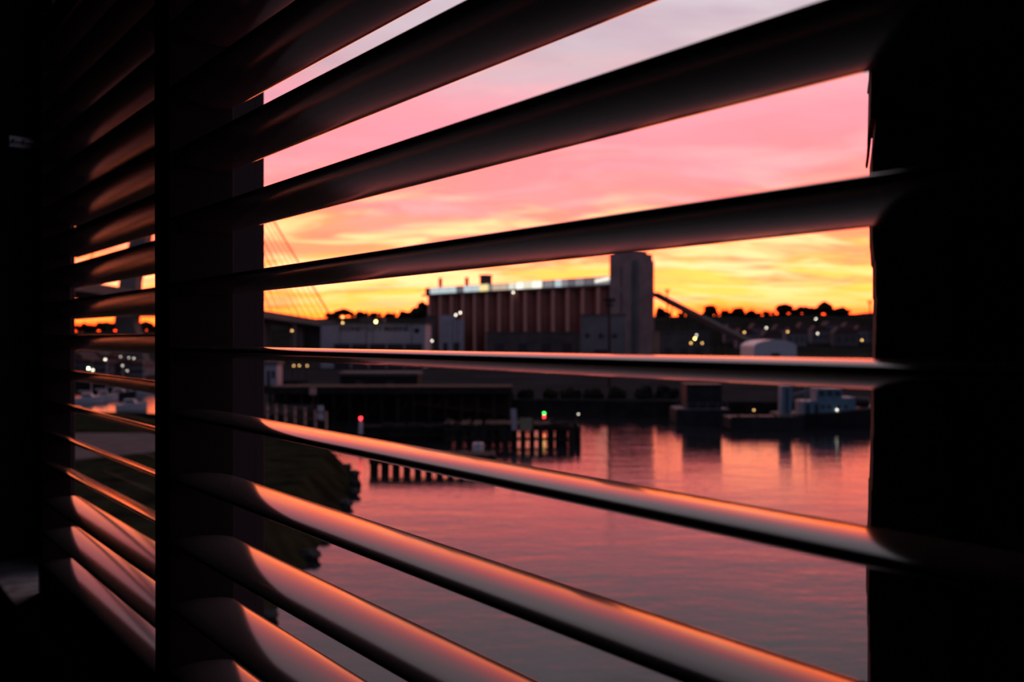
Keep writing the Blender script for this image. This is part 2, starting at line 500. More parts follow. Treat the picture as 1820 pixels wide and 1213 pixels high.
N0 = 0.2845
def shutter(label, base, u0, u1, stw_r, stw_l, nst0, nst1, ztop, zbot, rail_t, rail_b, nc, z0, s, idx, a, b, tilt):
    l = Local(*base)
    t = thing('plantation_shutter', label, 'shutter', W(*base), ANG, 'plantation shutters at the window')
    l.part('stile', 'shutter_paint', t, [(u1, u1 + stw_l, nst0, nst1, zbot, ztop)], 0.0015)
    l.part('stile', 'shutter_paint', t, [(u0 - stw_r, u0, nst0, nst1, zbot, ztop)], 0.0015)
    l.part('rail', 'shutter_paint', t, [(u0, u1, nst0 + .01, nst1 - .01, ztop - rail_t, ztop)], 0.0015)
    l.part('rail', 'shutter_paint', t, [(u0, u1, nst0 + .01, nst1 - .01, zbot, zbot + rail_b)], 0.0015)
    for i in idx:
        bm = NB()
        ti = tilt(i) + random.uniform(-.006, .006)
        slat_mesh(bm, l, u0 + .0005, u1 - .0005, nc, z0 - s * i, a, b, ti)
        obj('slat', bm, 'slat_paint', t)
    return l, t

shutter('dark plantation shutter in the foreground with nearly level open slats', (0.36, N0, OZ0),
        -0.13, 0.794, 0.05, 0.040, 0.2535, 0.3165, 0.60, OZ0 + .0005, 0.06, 0.06,
        N0, 0.5907 * N0, 0.2119 * N0, range(-6, 10), 0.1115 * N0, 0.0182 * N0, lambda i: -0.082)
N1 = N0 * 0.2119 / 0.1641
l2, t2 = shutter('further plantation shutter beyond the dark post with slats tilted nearly shut', (1.48, N1, OZ0),
        1.00, 1.78, 0.0, 0.030, 0.334, 0.386, 0.62, OZ0 + .0005, 0.05, 0.050,
        N1, 0.3034 * N1, 0.1641 * N1, range(-8, 10), 0.092 * N1, 0.0130 * N1,
        lambda i: -0.43 if i < 7 else -0.02)

# small metal bracket on the left wall
p_u, p_n = 2.117, 0.372
l = Local(UL, 0.36, 0.436)
t = thing('wall_bracket', 'small metal bracket fixed to dark wall left of the shutters', 'bracket', W(*l.b), ANG)
l.part('plate', 'bracket_metal', t, [(UL - .004, UL, 0.335, 0.385, 0.425, 0.450)], 0.001)
l.part('arm', 'bracket_metal', t, [(UL - .030, UL - .004, 0.340, 0.356, 0.434, 0.440)], 0.001)
l.part('arm', 'bracket_metal', t, [(UL - .030, UL - .004, 0.360, 0.380, 0.434, 0.440)], 0.001)

# ================================================================== OUTSIDE: WATER AND LAND
bm = NB(); bm_box(bm, -700, 700, 4, 400, -3.0, 0.0)
o = obj('harbour_water', bm, 'harbour_water'); struct(o)

def ground(name, m, poly, z, skirt, zb, mskirt=None):
    """flat land with sloping banks; poly runs counter-clockwise"""
    bm = NB()
    A = [bm.verts.new((x, y, z)) for x, y in poly]
    f = bm.faces.new(A)
    n = len(poly); B = []
    for i in range(n):
        p0, p1, p2 = Vector(poly[i - 1]), Vector(poly[i]), Vector(poly[(i + 1) % n])
        e1 = (p1 - p0).normalized(); e2 = (p2 - p1).normalized()
        o1 = Vector((e1.y, -e1.x)); o2 = Vector((e2.y, -e2.x)); o_ = (o1 + o2)
        o_ = o_.normalized() if o_.length > 1e-3 else o1
        sk = skirt[i] if isinstance(skirt, (list, tuple)) else skirt
        q = p1 + o_ * sk
        B.append(bm.verts.new((q.x, q.y, zb)))
    for i in range(n):
        j = (i + 1) % n
        sf = bm.faces.new((A[i], B[i], B[j], A[j]))
        if mskirt: sf.material_index = 1
    bmesh.ops.triangulate(bm, faces=[f])
    o = obj(name, bm, m)
    if mskirt: o.data.materials.append(MATS[mskirt])
    return struct(o)

# quay with the grain terminal, running back to the hills, with a marina cove on the left
quay = [(-54, 126), (-36, 130), (-34, 158), (-2, 162), (40, 156), (150, 150), (700, 140), (700, 1100), (-700, 1100), (-700, 300), (-140, 238), (-56, 232)]
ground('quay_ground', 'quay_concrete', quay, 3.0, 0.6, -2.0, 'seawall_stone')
# grassy point in the near left
point = [(-130, 8), (-16, 8), (-16.5, 45), (-18, 75), (-20, 90), (-25.5, 106), (-37, 122), (-54, 123), (-62, 134), (-130, 136)]
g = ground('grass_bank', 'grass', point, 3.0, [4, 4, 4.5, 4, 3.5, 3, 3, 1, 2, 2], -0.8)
bm = NB()
bm_prism(bm, [(-130, 80), (-44, 80), (-33, 92), (-38, 104), (-60, 104), (-130, 104)], 2.9, 3.06)
o = struct(obj('path', bm, 'road'))

# boulders along the waterline of the bank
rk = []
for i, (x, y) in enumerate([(-12.2, 44), (-12.6, 50), (-13.0, 56), (-13.4, 62), (-13.6, 68), (-14.0, 73), (-14.4, 79), (-15.2, 84), (-16.4, 89), (-18.2, 94), (-20.4, 98), (-22.0, 103)]):
    bm = NB(); r = random.uniform(0.4, 0.75)
    bm_blob(bm, (0, 0, 0.2 * r), r, 2, i, 0.45, (1.1, 1, 0.75))
    o = obj('shore_rock', bm, 'rock', smooth=False); o.location = (x - .7, y + .6 * math.sin(i * 3.1), 0.15)
    tag(o, '%s rock from the near end along the grassy bank waterline' % ORD[i], 'rock', 'rocks at the foot of the bank')

# hill beyond the quay
def hz(X, Y):
    t = max(0.0, min(1.0, (Y - 620) / 330.0)); t = t * t * (3 - 2 * t)
    top = 36.5 + 3.0 * noise.noise(Vector((X * 0.006, 1.2, 0))) + 2.5 * noise.noise(Vector((X * 0.02, 7.2, 0)))
    if X < -240: top -= min(1, (-240 - X) / 110) * 17
    if X > 150: top += min(1, (X - 150) / 150) * 3
    return 3 + (top * t) + (1.5 * noise.noise(Vector((X * .03, Y * .03, 0))) * t)
bm = NB(); grid = []
for j in range(0, 24):
    Y = 610 + j * 18
    grid.append([bm.verts.new((X, Y, hz(X, Y))) for X in range(-900, 901, 15)])
for a, b in zip(grid, grid[1:]):
    for i in range(len(a) - 1): bm.faces.new((a[i], a[i + 1], b[i + 1], b[i]))
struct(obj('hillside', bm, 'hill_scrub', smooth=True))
def gz(X, Y):
    return hz(X, Y) if Y > 612 else 3.0

# ---- trees along the skyline
def tree(label, X, Y, h, group, seed, wide=1.0, z=None):
    t = thing('skyline_tree', label, 'tree', (X, Y, (gz(X, Y) if z is None else z) - 0.2), seed * 0.7, group)
    bm = NB(); bm_tube(bm, (0, 0, 0), (0, 0, h * 0.55), h * 0.045, h * 0.02, 6); obj('trunk', bm, 'old_timber', t)
    bm = NB(); rr = random.Random(seed)
    for k in range(6):
        a = k * 1.05 + seed
        bm_blob(bm, (math.cos(a) * h * .2 * wide, math.sin(a) * h * .2 * wide, h * (.12 + .5 * rr.random())), h * rr.uniform(.2, .3), 2, seed * 7 + k, .6, (wide, wide, .85))
    bm_blob(bm, (0, 0, h * .42), h * .34, 2, seed * 5, .5, (wide, wide, .9))
    obj('crown', bm, 'foliage', t)
    return t
spots = [(1175, 13), (1212, 8), (1262, 16), (1288, 10), (1312, 14), (1336, 12), (1362, 9), (1392, 17), (1415, 11), (1440, 12), (1468, 18), (1492, 13), (1515, 19), (1534, 15)]
spots = sorted(spots + [(x_ + 12, 8 + 3 * math.sin(x_)) for x_, _ in spots if x_ < 1520])[:24]
for i, (x, h) in enumerate(spots):
    Y = 905 + 40 * (i % 2)
    tree('%s tree from the concrete tower on the skyline to its right' % ORD[i], (x - 910) / F * Y, Y, h, 'trees on the skyline right of the tower', i + 3, 1.25)
spots = [(478, 12), (500, 10), (586, 9), (612, 13), (640, 10), (664, 9), (690, 8), (716, 10), (742, 16), (757, 20)]
spots = sorted(spots + [(x_ + 11, 8 + 3 * math.sin(x_)) for x_, _ in spots if x_ < 740])
for i, (x, h) in enumerate(spots):
    Y = 905 + 40 * (i % 2)
    tree('%s tree from the bridge on the skyline left of the silos' % ORD[i], (x - 910) / F * Y, Y, h, 'trees on the skyline left of the silos', i + 31, 1.3)
spots = [(110, 12), (140, 10), (155, 13), (170, 9), (186, 15), (200, 12), (252, 10), (262, 14), (280, 11)]
for i, (x, h) in enumerate(spots):
    Y = 905 + 40 * (i % 2)
    tree('%s tree from the left on the skyline behind the bridge pylon' % ORD[i], (x - 910) / F * Y, Y, h, 'trees behind the bridge pylon', i + 51, 1.3)

# ---- houses on the slopes
def house(label, x, y, d, w, h, m, group):
    p = at(x, y, d); zb = gz(p.x, p.y) - 0.5
    ht = max(5.0, p.z - zb)
    t = thing('hillside_house', label, 'house', (p.x, p.y, zb), 0.1 * math.sin(x), group)
    bm = NB(); bm_box(bm, -w / 2, w / 2, -5, 5, 0, ht * .72); obj('walls', bm, m, t)
    bm = NB()
    bm_prism(bm, [(-w / 2 - .5, 0), (w / 2 + .5, 0), (w * .30, ht * .3), (-w * .30, ht * .3)], -5.5, 5.5, Matrix.Translation((0, 0, ht * .72)) @ Matrix.Rotation(math.pi / 2, 4, 'X'))
    obj('roof', bm, 'roof_tile', t)
    for k in (-.28, .05, .3):
        bm = NB(); bm_box(bm, w * k - .8, w * k + .8, -5.06, -4.9, ht * .25, ht * .5); obj('window', bm, 'dark_opening', t)
hs = [(1300, 578, 720, 13), (1322, 585, 690, 15), (1345, 576, 740, 12), (1370, 588, 690, 16), (1388, 578, 740, 14), (1412, 584, 700, 17), (1430, 574, 760, 12),
      (1455, 580, 720, 15), (1478, 572, 780, 16), (1500, 583, 700, 20), (1512, 574, 760, 15), (1532, 580, 720, 14)]
for i, (x, y, d, w) in enumerate(hs):
    house('%s house from the left on the hillside right of the conveyor' % ORD[i], x, y, d, w, 8, 'house_pale' if i % 3 else 'house_wall', 'houses on the right hillside')
hs = [(142, 628, 330, 9), (158, 640, 300, 7), (175, 626, 350, 10), (190, 644, 280, 6), (204, 632, 320, 8), (219, 628, 350, 8), (234, 643, 285, 5), (253, 649, 268, 5)]
for i, (x, y, d, w) in enumerate(hs):
    house('%s pale house from the left across the marina below the bridge' % ORD[i], x, y, d, w, 7, 'house_pale', 'houses across the marina')

# ================================================================== GRAIN SILOS
PL, PR = Vector((-61, 624, 3)), Vector((62, 505, 3))
SD = (PR - PL).normalized(); SN = Vector((SD.y, -SD.x, 0))   # towards us
if SN.y > 0: SN = -SN
sang = math.atan2(SD.y, SD.x)
SL = (PR - PL).length
silo = thing('grain_silos', 'long row of red brown silos with lit gallery strip on top', 'silos', PL, sang)
NS = 14; st = SL / NS
first = None
for i in range(NS):
    if first is None:
        bm = NB(); bm_tube(bm, (0, 0, 0), (0, 0, 44), st * .53, seg=28); first = obj('silo_cylinder', bm, 'silo_brick', silo, True)
        for p in first.data.polygons:
            if abs(p.normal.z) > .9: p.use_smooth = False
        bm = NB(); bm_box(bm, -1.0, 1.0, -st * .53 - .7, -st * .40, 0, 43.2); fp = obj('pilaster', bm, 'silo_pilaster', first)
        o = first
    else:
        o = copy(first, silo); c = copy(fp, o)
    o.location = (st * (i + .5), 0, 0)
bm = NB(); bm_box(bm, 0, SL, -2, 9, 0, 44); obj('core_wall', bm, 'silo_brick', silo)
bm = NB(); bm_box(bm, -2, SL + 1, -st * .56 - 1, st * .5, 43.5, 44.6); obj('cornice', bm, 'dark_concrete', silo)
bm = NB(); bm_box(bm, -1.5, SL, -4.6, 6, 44.6, 49.8); gal = obj('gallery', bm, 'dark_concrete', silo)
# lit panels along the gallery: (start column, end column, kind)
pans = [(765, 780, 0), (781, 796, 0), (797, 811, 0), (814, 821, 6), (824, 838, 0), (839, 851, 0), (852, 868, 2), (870, 873, 4), (875, 888, 3), (889, 902, 3),
        (904, 915, 1), (917, 930, 5), (931, 945, 1), (946, 963, 5), (966, 983, 4), (986, 998, 0), (999, 1010, 4), (1012, 1020, 6), (1022, 1038, 4), (1040, 1054, 6), (1056, 1086, 4), (1089, 1098, 2)]
def along(x):
    # parameter along the silo front for an image column
    k = (x - 910) / F
    # PL + SD*s + SN*4.7 -> X = k*Y
    P0 = PL + SN * 4.7
    return (k * P0.y - P0.x) / (SD.x - k * SD.y)
for x0, x1, k in pans:
    s0, s1 = along(x0), along(x1)
    bm = NB(); bm_box(bm, s0, s1, -4.95, -4.6, 45.0, 49.6); p = obj('billboard_panel', bm, 'billboard_%d' % k, silo)
s0, s1 = along(1058), along(1085)
bm = NB(); bm_prism(bm, [(s0, 46.2), (s1, 47.4), (s1, 49.2), (s0, 47.8)], 0, .2, Matrix.Translation((0, -4.95, 0)) @ Matrix.Rotation(math.pi / 2, 4, 'X')); obj('lit_slogan', bm, 'billboard_5', silo)
s = along(856)
bm = NB(); bm_box(bm, s - 2.6, s + 3.4, -4, 2, 49.8, 55.5); rh = obj('roof_hut', bm, 'dark_concrete', silo)
bm = NB(); bm_box(bm, s - 3.2, s + 4.0, -4.5, 2.5, 55.5, 56.5); obj('hut_roof', bm, 'dark_concrete', rh)
for x, h in ((776, 7.0), (823, 6.0)):
    s = along(x)
    bm = NB(); bm_box(bm, s - .9, s + .9, -2, 0, 49.8, 49.8 + h); obj('roof_vent', bm, 'steel_dark', silo)
s = along(919)
bm = NB(); bmesh.ops.create_icosphere(bm, subdivisions=2, radius=.55, matrix=Matrix.Translation((s, -8.4, 42.6))); obj('floodlight', bm, 'lamp_white', silo, True)

# tower at the right end
tw = thing('workhouse_tower', 'tall grey concrete tower at the right end of the silos', 'tower', PR + SD * 1.6, sang)
bm = NB(); bm_box(bm, 3, 18.5, -10, 12, 0, 62.5); obj('shaft', bm, 'tower_concrete', tw)
bm = NB(); bm_box(bm, 5, 16, -8.5, 10, 62.5, 64.5); obj('parapet', bm, 'tower_concrete', tw)
bm = NB(); bm_box(bm, 0, 3, -6, 8, 0, 55); obj('stair_shaft', bm, 'dark_concrete', tw)
bm = NB(); bm_box(bm, 18.5, 22.5, -7, 8, 0, 58); obj('side_shaft', bm, 'tower_concrete', tw)
for zz in (18, 33, 48):
    bm = NB(); bm_box(bm, 11.2, 12.0, -10.15, -9.9, zz - 6, zz + 6); obj('slot_window', bm, 'dark_opening', tw)

def block(name, label, cat, x0, x1, ytop, d, depth, m, rot=0.0, roof=None, doors=()):
    a = at(x0, ytop, d); b = at(x1, ytop, d); w = b.x - a.x; h = a.z - 3.0
    t = thing(name, label, cat, ((a.x + b.x) / 2, d, 3.0), rot)
    bm = NB(); bm_box(bm, -w / 2, w / 2, 0, depth, 0, h); obj('walls', bm, m, t)
    if roof == 'flat':
        bm = NB(); bm_box(bm, -w / 2 - .4, w / 2 + .4, -.4, depth + .4, h, h + .7); obj('roof', bm, 'dark_concrete', t)
    elif roof == 'arch':
        bm = NB(); pts = [(w / 2 * math.cos(math.pi * k / 12), h * .35 * math.sin(math.pi * k / 12)) for k in range(13)]
        bm_prism(bm, pts, -depth, 0, Matrix.Translation((0, 0, h)) @ Matrix.Rotation(math.pi / 2, 4, 'X')); obj('roof', bm, 'white_paint', t)
    for dx0, dx1, dz0, dz1 in doors:
        bm = NB(); bm_box(bm, -w / 2 + w * dx0, -w / 2 + w * dx1, -.15, .1, h * dz0, h * dz1); obj('doorway', bm, 'dark_opening', t)
    return t, w, h

block('intake_building', 'square grey concrete building in front of the right silos', 'building', 1032, 1112, 561, 440, 14, 'tower_concrete', -.15, 'flat', [(.1, .2, .5, .6), (.4, .5, .5, .6), (.7, .8, .5, .6), (.3, .6, 0, .25)])
block('storage_shed', 'low long grey shed along the foot of the silos', 'shed', 862, 1030, 592, 470, 10, 'dark_concrete', -.2, 'flat', [(.1, .2, 0, .6), (.35, .45, 0, .6), (.6, .7, 0, .6), (.82, .92, 0, .6)])
t, w, h = block('white_plant_house', 'pale plant building before the left end of the silos', 'building', 781, 823, 568, 500, 10, 'pale_cladding', 0, None, [(.15, .35, .1, .4), (.6, .85, .1, .4)])
bm = NB(); bm_box(bm, -w / 2, w * .1, 1, 9, h, h + 2.5); obj('roof_box', bm, 'pale_cladding', t)
block('white_store', 'low white store with arched roof at the conveyor foot', 'shed', 1340, 1416, 617, 340, 20, 'white_paint', 0, 'arch', [(.4, .6, 0, .7)])
block('brick_annex', 'dark annexe at the left foot of the silos', 'building', 757, 772, 563, 560, 12, 'dark_concrete', 0, 'flat', [(.3, .6, 0, .2)])
block('long_depot', 'long low dark depot right of the tower', 'building', 1172, 1262, 592, 400, 18, 'dark_concrete', .05, 'flat', [(.1, .25, 0, .5), (.4, .55, 0, .5), (.7, .85, 0, .5)])

# conveyor gallery
A, B = at(1166, 524, 488), at(1334, 611, 372)
cv = thing('conveyor_gallery', 'sloping conveyor gallery running down from the concrete tower', 'conveyor', (A.x, A.y, 3.0), 0)
org = Vector((A.x, A.y, 3.0)); a, b = A - org, B - org
def beam(bm, p, q, w, h):
    d = q - p; L_ = d.length
    M = Matrix.Translation(p) @ d.to_track_quat('X', 'Z').to_matrix().to_4x4()
    bm_box(bm, 0, L_, -w / 2, w / 2, -h / 2, h / 2, M)
bm = NB(); beam(bm, a, b, 3.2, 2.6); obj('gallery', bm, 'steel_dark', cv)
for f in (.18, .36, .54, .72, .88):
    p = a.lerp(b, f)
    for s_ in (-1.3, 1.3):
        bm = NB(); bm_tube(bm, (p.x + s_, p.y + s_, p.z - 1), (p.x + s_ * 1.8, p.y + s_ * 1.8, 0), .35, seg=6); obj('trestle_leg', bm, 'steel_dark', cv)
    bm = NB(); bm_tube(bm, (p.x - 1.8, p.y - 1.8, p.z * .4), (p.x + 1.8, p.y + 1.8, p.z * .5), .25, seg=6)
    obj('trestle_brace', bm, 'steel_dark', cv)

# ================================================================== MARINE DEPOT WITH LETTERING
t, w, h = block('marine_depot', 'pale long building lettered SYDNEY CITY MARINE left of the silos', 'building', 570, 756, 577, 330, 24, 'pale_cladding', 0, None, [(.12, .97, 0, .56)])
bm = NB(); bm_box(bm, -w / 2 - .3, w / 2 + .3, -.3, 24.3, h, h + .6); obj('roof', bm, 'dark_concrete', t)
for k in range(5):
    bm = NB(); bm_box(bm, -w / 2 + w * (.12 + .17 * k) - .25, -w / 2 + w * (.12 + .17 * k) + .25, -.3, .1, 0, h * .57); obj('door_post', bm, 'pale_cladding', t)
def text(s_, size, m, parent, loc, width=None):
    cu = bpy.data.curves.new('lettering', 'FONT'); cu.body = s_; cu.size = size; cu.align_x = 'CENTER'; cu.align_y = 'CENTER'; cu.extrude = .05; cu.offset = .06
    o = bpy.data.objects.new('tmp', cu); C.objects.link(o)
    dg = bpy.context.evaluated_depsgraph_get(); me = bpy.data.meshes.new_from_object(o.evaluated_get(dg))
    bpy.data.objects.remove(o)
    me.materials.clear(); me.materials.append(MATS[m])
    xs = [v.co.x for v in me.vertices]
    if width:
        k = width / (max(xs) - min(xs))
        for v in me.vertices: v.co.x *= k
    o = bpy.data.objects.new('lettering', me); C.objects.link(o); o.parent = parent
    o.location = loc; o.rotation_euler = (math.pi / 2, 0, 0)
    return o
text('SYDNEY CITY MARINE', 2.7, 'sign_print', t, ((665 - 663) / F * 330, -.08, at(0, 585, 330).z - 3), 124 / F * 330)
p = at(740, 588, 330)
bm = NB(); bm_tube(bm, (w / 2 - 3.4, -.12, p.z - 3), (w / 2 - 3.4, .05, p.z - 3), 1.1, seg=20); obj('round_emblem', bm, 'sign_print', t, False)
bm = NB(); bm_box(bm, -6, 3, 6, 14, h + .6, h + 3.0); obj('roof_plant', bm, 'dark_concrete', t)

# ================================================================== CABLE-STAYED BRIDGE
py = at(300, 560, 300)
br = thing('cable_stayed_bridge', 'cable-stayed bridge with leaning concrete pylon and fan of cables at left', 'bridge', (py.x, py.y, 0), 0)
o0 = Vector((py.x, py.y, 0))
D0, D1 = at(-60, 486, 235), at(568, 578, 470)
dd_ = D1 - D0
def deckp(f): return D0.lerp(D1, f) - o0
perp = Vector((dd_.y, -dd_.x, 0)).normalized()
bm = NB(); beam(bm, deckp(-.25) - Vector((0, 0, .9)), deckp(1.0) - Vector((0, 0, .9)), 22, 2.0); obj('deck', bm, 'bridge_concrete', br)
bm = NB(); beam(bm, deckp(1.0) - Vector((0, 0, .9)), at(640, 598, 640) - o0, 22, 2.0); obj('approach_deck', bm, 'bridge_concrete', br)
for s_ in (-1, 1):
    bm = NB(); beam(bm, deckp(-.25) + perp * 10.5 * s_ + Vector((0, 0, .8)), deckp(1.0) + perp * 10.5 * s_ + Vector((0, 0, .8)), .3, 1.4)
    obj('parapet', bm, 'bridge_concrete', br)
top = at(302, 70, 300) - o0
def leg(pts, wd):
    bm = NB(); prev = None
    for p, wdt in zip(pts, wd):
        cur = [bm.verts.new((p.x + sx * wdt / 2, p.y + sy * 2.6, p.z)) for sx, sy in ((-1, -1), (1, -1), (1, 1), (-1, 1))]
        if prev:
            for i in range(4):
                j = (i + 1) % 4; bm.faces.new((prev[i], prev[j], cur[j], cur[i]))
        else: bm.faces.new(cur)
        prev = cur
    bm.faces.new(prev[::-1]); return bm
P3 = lambda x, y: at(x, y, 300) - o0
obj('pylon_leg', leg([P3(299, 70), P3(250, 430), P3(233, 500), P3(226, 575), P3(250, 660), P3(262, 672)], [3.5, 5.6, 6.0, 7.0, 7.0, 7.5]), 'bridge_concrete', br)
obj('pylon_leg', leg([P3(305, 70), P3(354, 430), P3(371, 500), P3(378, 575), P3(354, 660), P3(342, 672)], [3.5, 5.6, 6.0, 7.0, 7.0, 7.5]), 'bridge_concrete', br)
bm = NB(); beam(bm, P3(228, 552), P3(376, 552), 4.5, 4.5); obj('pylon_crossbeam', bm, 'bridge_concrete', br)
bm = NB(); beam(bm, P3(222, 668), P3(382, 668), 9, 3); obj('pylon_footing', bm, 'bridge_concrete', br)
# forestays towards the right end of the deck, backstays to the left
for s_ in (-1, 1):
    for k in range(13):
        f = 1.0 - k * .038
        q = deckp(f) + perp * 9.5 * s_ + Vector((0, 0, .6)); p = Vector((302 - 302, 0, 0)) + top - Vector((0, 0, 2.0 * k + 3))
        bm = NB(); bm_tube(bm, p, q, (.42 if k == 0 and s_ == 1 else .17), seg=5); obj('cable', bm, 'cable', br)
    for k in range(9):
        f = -.22 + k * .045
        q = deckp(f) + perp * 9.5 * s_ + Vector((0, 0, .6)); p = top - Vector((0, 0, 2.0 * k + 3))
        bm = NB(); bm_tube(bm, p, q, .17, seg=5); obj('cable', bm, 'cable', br)
for f in (.62, .8, .97):
    q = deckp(f)
    for s_ in (-7, 7):
        bm = NB(); bm_tube(bm, q + perp * s_ - Vector((0, 0, 1.8)), Vector(((q + perp * s_).x, (q + perp * s_).y, 2.8)), 1.6, seg=10); obj('pier', bm, 'bridge_concrete', br)
q = deckp(1.0)
bm = NB(); M = Matrix.Translation((q.x, q.y, 0)) @ Matrix.Rotation(math.atan2(dd_.y, dd_.x), 4, 'Z')
bm_box(bm, -6, 10, -12, 12, 2.8, q.z - 1.9, M); obj('abutment', bm, 'dark_concrete', br)

# ================================================================== LAMPS
def lamp(label, x, y, d, m, r, group=None, arm=1.2, pole='steel_dark', zb=None):
    p = at(x, y, d); z0 = gz(p.x, p.y) if zb is None else zb
    t = thing('street_lamp', label, 'lamp', (p.x, p.y, z0 - .05), 0, group)
    H = p.z - z0
    bm = NB(); bm_tube(bm, (-arm, .3, 0), (-arm, .3, H + .3), .16, .09, 7); obj('pole', bm, pole, t)
    bm = NB(); bm_tube(bm, (-arm, .3, H + .3), (0, 0, H + .5), .07, .06, 6); obj('arm', bm, pole, t)
    bm = NB(); bmesh.ops.create_icosphere(bm, subdivisions=2, radius=r, matrix=Matrix.Translation((0, 0, H))); obj('light', bm, m, t, True)
    return t
lamp('brightest golden lamp above the pale lettered building', 668, 572, 320, 'lamp_gold', .42)
lamp('upper amber lamp of a pair left of the brightest golden lamp', 609, 564, 325, 'lamp_amber', .36)
lamp('lower amber lamp of a pair left of the brightest golden lamp', 609, 574, 322, 'lamp_amber', .30)
lamp('left white lamp of a close pair before the silos', 810, 560, 330, 'lamp_white', .34)
lamp('right white lamp of a close pair before the silos', 818, 556, 330, 'lamp_white', .34)
lamp('low white lamp at the left foot of the silos', 768, 606, 330, 'lamp_white', .30)
lamp('dim amber lamp in the dark under the bridge deck', 519, 588, 300, 'lamp_amber', .25)
lamp('brightest yellow lamp in the cluster under the conveyor', 1235, 602, 340, 'lamp_gold', .34)
lamp('lower left amber lamp in the cluster under the conveyor', 1228, 610, 335, 'lamp_amber', .30)
lamp('right amber lamp in the cluster under the conveyor', 1248, 610, 338, 'lamp_amber', .26)
lamp('topmost white lamp in the cluster under the conveyor', 1238, 596, 350, 'lamp_white', .26)
for i, (x, y, m) in enumerate([(1323, 591, 'lamp_amber'), (1362, 583, 'lamp_white'), (1400, 590, 'lamp_amber'), (1450, 567, 'lamp_white'), (1453, 593, 'lamp_white'), (1532, 605, 'lamp_amber')]):
    lamp('%s small lamp right of the conveyor, counting from the left' % ORD[i], x, y, 640, m, .52, 'lamps on the right shore')
for i, (x, y, m, r) in enumerate([(157, 655, 'lamp_green_white', .24), (165, 658, 'lamp_white', .26), (187, 639, 'lamp_white', .24), (214, 634, 'lamp_white', .12), (218, 650, 'lamp_white', .16), (226, 659, 'lamp_white', .13), (229, 636, 'lamp_white', .12), (238, 637, 'lamp_white', .14)]):
    lamp('%s lamp from the left across the marina' % ORD[i], x, y, 245, m, r, 'lamps across the marina', zb=3.0)
for i, x in enumerate((522, 532, 546)):
    lamp('%s small amber lamp from the left beneath the eye-level slat' % ORD[i], x, 650, 215, 'lamp_amber', .15, 'amber lamps on the quay', arm=.35)
# tall masts
def mast(label, x, ytop, ybase, r=.3, head=True):
    d = 12 * F / (ybase - HOR); p = at(x, ytop, d)
    t = thing('light_mast', label, 'mast', (p.x, p.y, 2.98), 0)
    H = p.z - 3
    bm = NB(); bm_tube(bm, (0, 0, 0), (0, 0, H), r, r * .7, 8); obj('pole', bm, 'steel_dark', t)
    if head:
        bm = NB(); bm_box(bm, -1.4, 1.4, -.4, .4, H - .5, H + .3); obj('lamp_head', bm, 'steel_dark', t)
        bm = NB(); bm_box(bm, -1.0, 1.0, -.3, .3, H - 1.6, H - 1.1); obj('crossarm', bm, 'steel_dark', t)
mast('tall dark mast on the quay before the concrete tower', 1083, 533, 690, .42)
mast('floodlight mast behind the conveyor right of the tower', 1186, 516, 640, .5)
mast('thin mast on the quay before the lettered building', 651, 552, 665, .2, False)
mast('thin mast near the far right edge of the window', 1546, 536, 640, .5)
mast('slim pole on the quay left of the silos', 732, 550, 668, .16, False)

# ================================================================== QUAYSIDE
# dark timber wharf across the inlet
wf = thing('timber_wharf', 'long dark timber wharf across the inlet below the depot', 'wharf', (-19, 154, 0), 0)
bm = NB(); bm_box(bm, -26, 19, -4, 6, 5.4, 6.0); obj('deck', bm, 'old_timber', wf)
bm = NB(); bm_box(bm, -26, 19, -4.3, -4.0, 4.9, 6.2); obj('edge_beam', bm, 'old_timber', wf)
for k in range(16):
    bm = NB(); bm_tube(bm, (-25 + k * 2.9, -3.6, -1.5), (-25 + k * 2.9, -3.6, 5.4), .28, seg=7); obj('pile', bm, 'old_timber', wf)
for k in range(8):
    bm = NB(); bm_tube(bm, (-25 + k * 5.8, -3.2, .4), (-22.1 + k * 5.8, -3.2, 5.2), .16, seg=6); obj('brace', bm, 'old_timber', wf)
bm = NB(); bm_box(bm, -26, 19, 2, 3, -1, 5.4); obj('back_wall', bm, 'old_timber', wf)
# vessels / sheds along it that stay dark
block('wharf_shed', 'low dark shed on the quay behind the timber wharf', 'shed', 604, 742, 668, 196, 8, 'old_timber', 0, 'flat', [(.2, .3, 0, .6), (.6, .7, 0, .6)])
block('quay_cabin', 'small pale cabin on the quay below the bridge', 'cabin', 470, 492, 648, 210, 5, 'pale_cladding', 0, 'flat', [(.2, .45, 0, .7), (.6, .85, .35, .7)])

# railing of the walkway on the grassy point
rl = thing('walkway_railing', 'weathered wooden railing rising along the walkway at the bank', 'railing', (-40, 118, 3.0), 0)
r0, r1 = Vector((-40.5, 128, 0)), Vector((-24.5, 109, 0))
for k in range(9):
    p = r0.lerp(r1, k / 8) - Vector((-40, 118, 0))
    bm = NB(); bm_box(bm, p.x - .12, p.x + .12, p.y - .12, p.y + .12, -.1, 2.3); obj('post', bm, 'silo_pilaster', rl)
for z in (1.0, 2.1):
    bm = NB(); a = r0 - Vector((-40, 118, 0)); b = r1 - Vector((-40, 118, 0))
    beam(bm, a + Vector((0, 0, z)), b + Vector((0, 0, z)), .1, .22); obj('rail', bm, 'old_timber', rl)

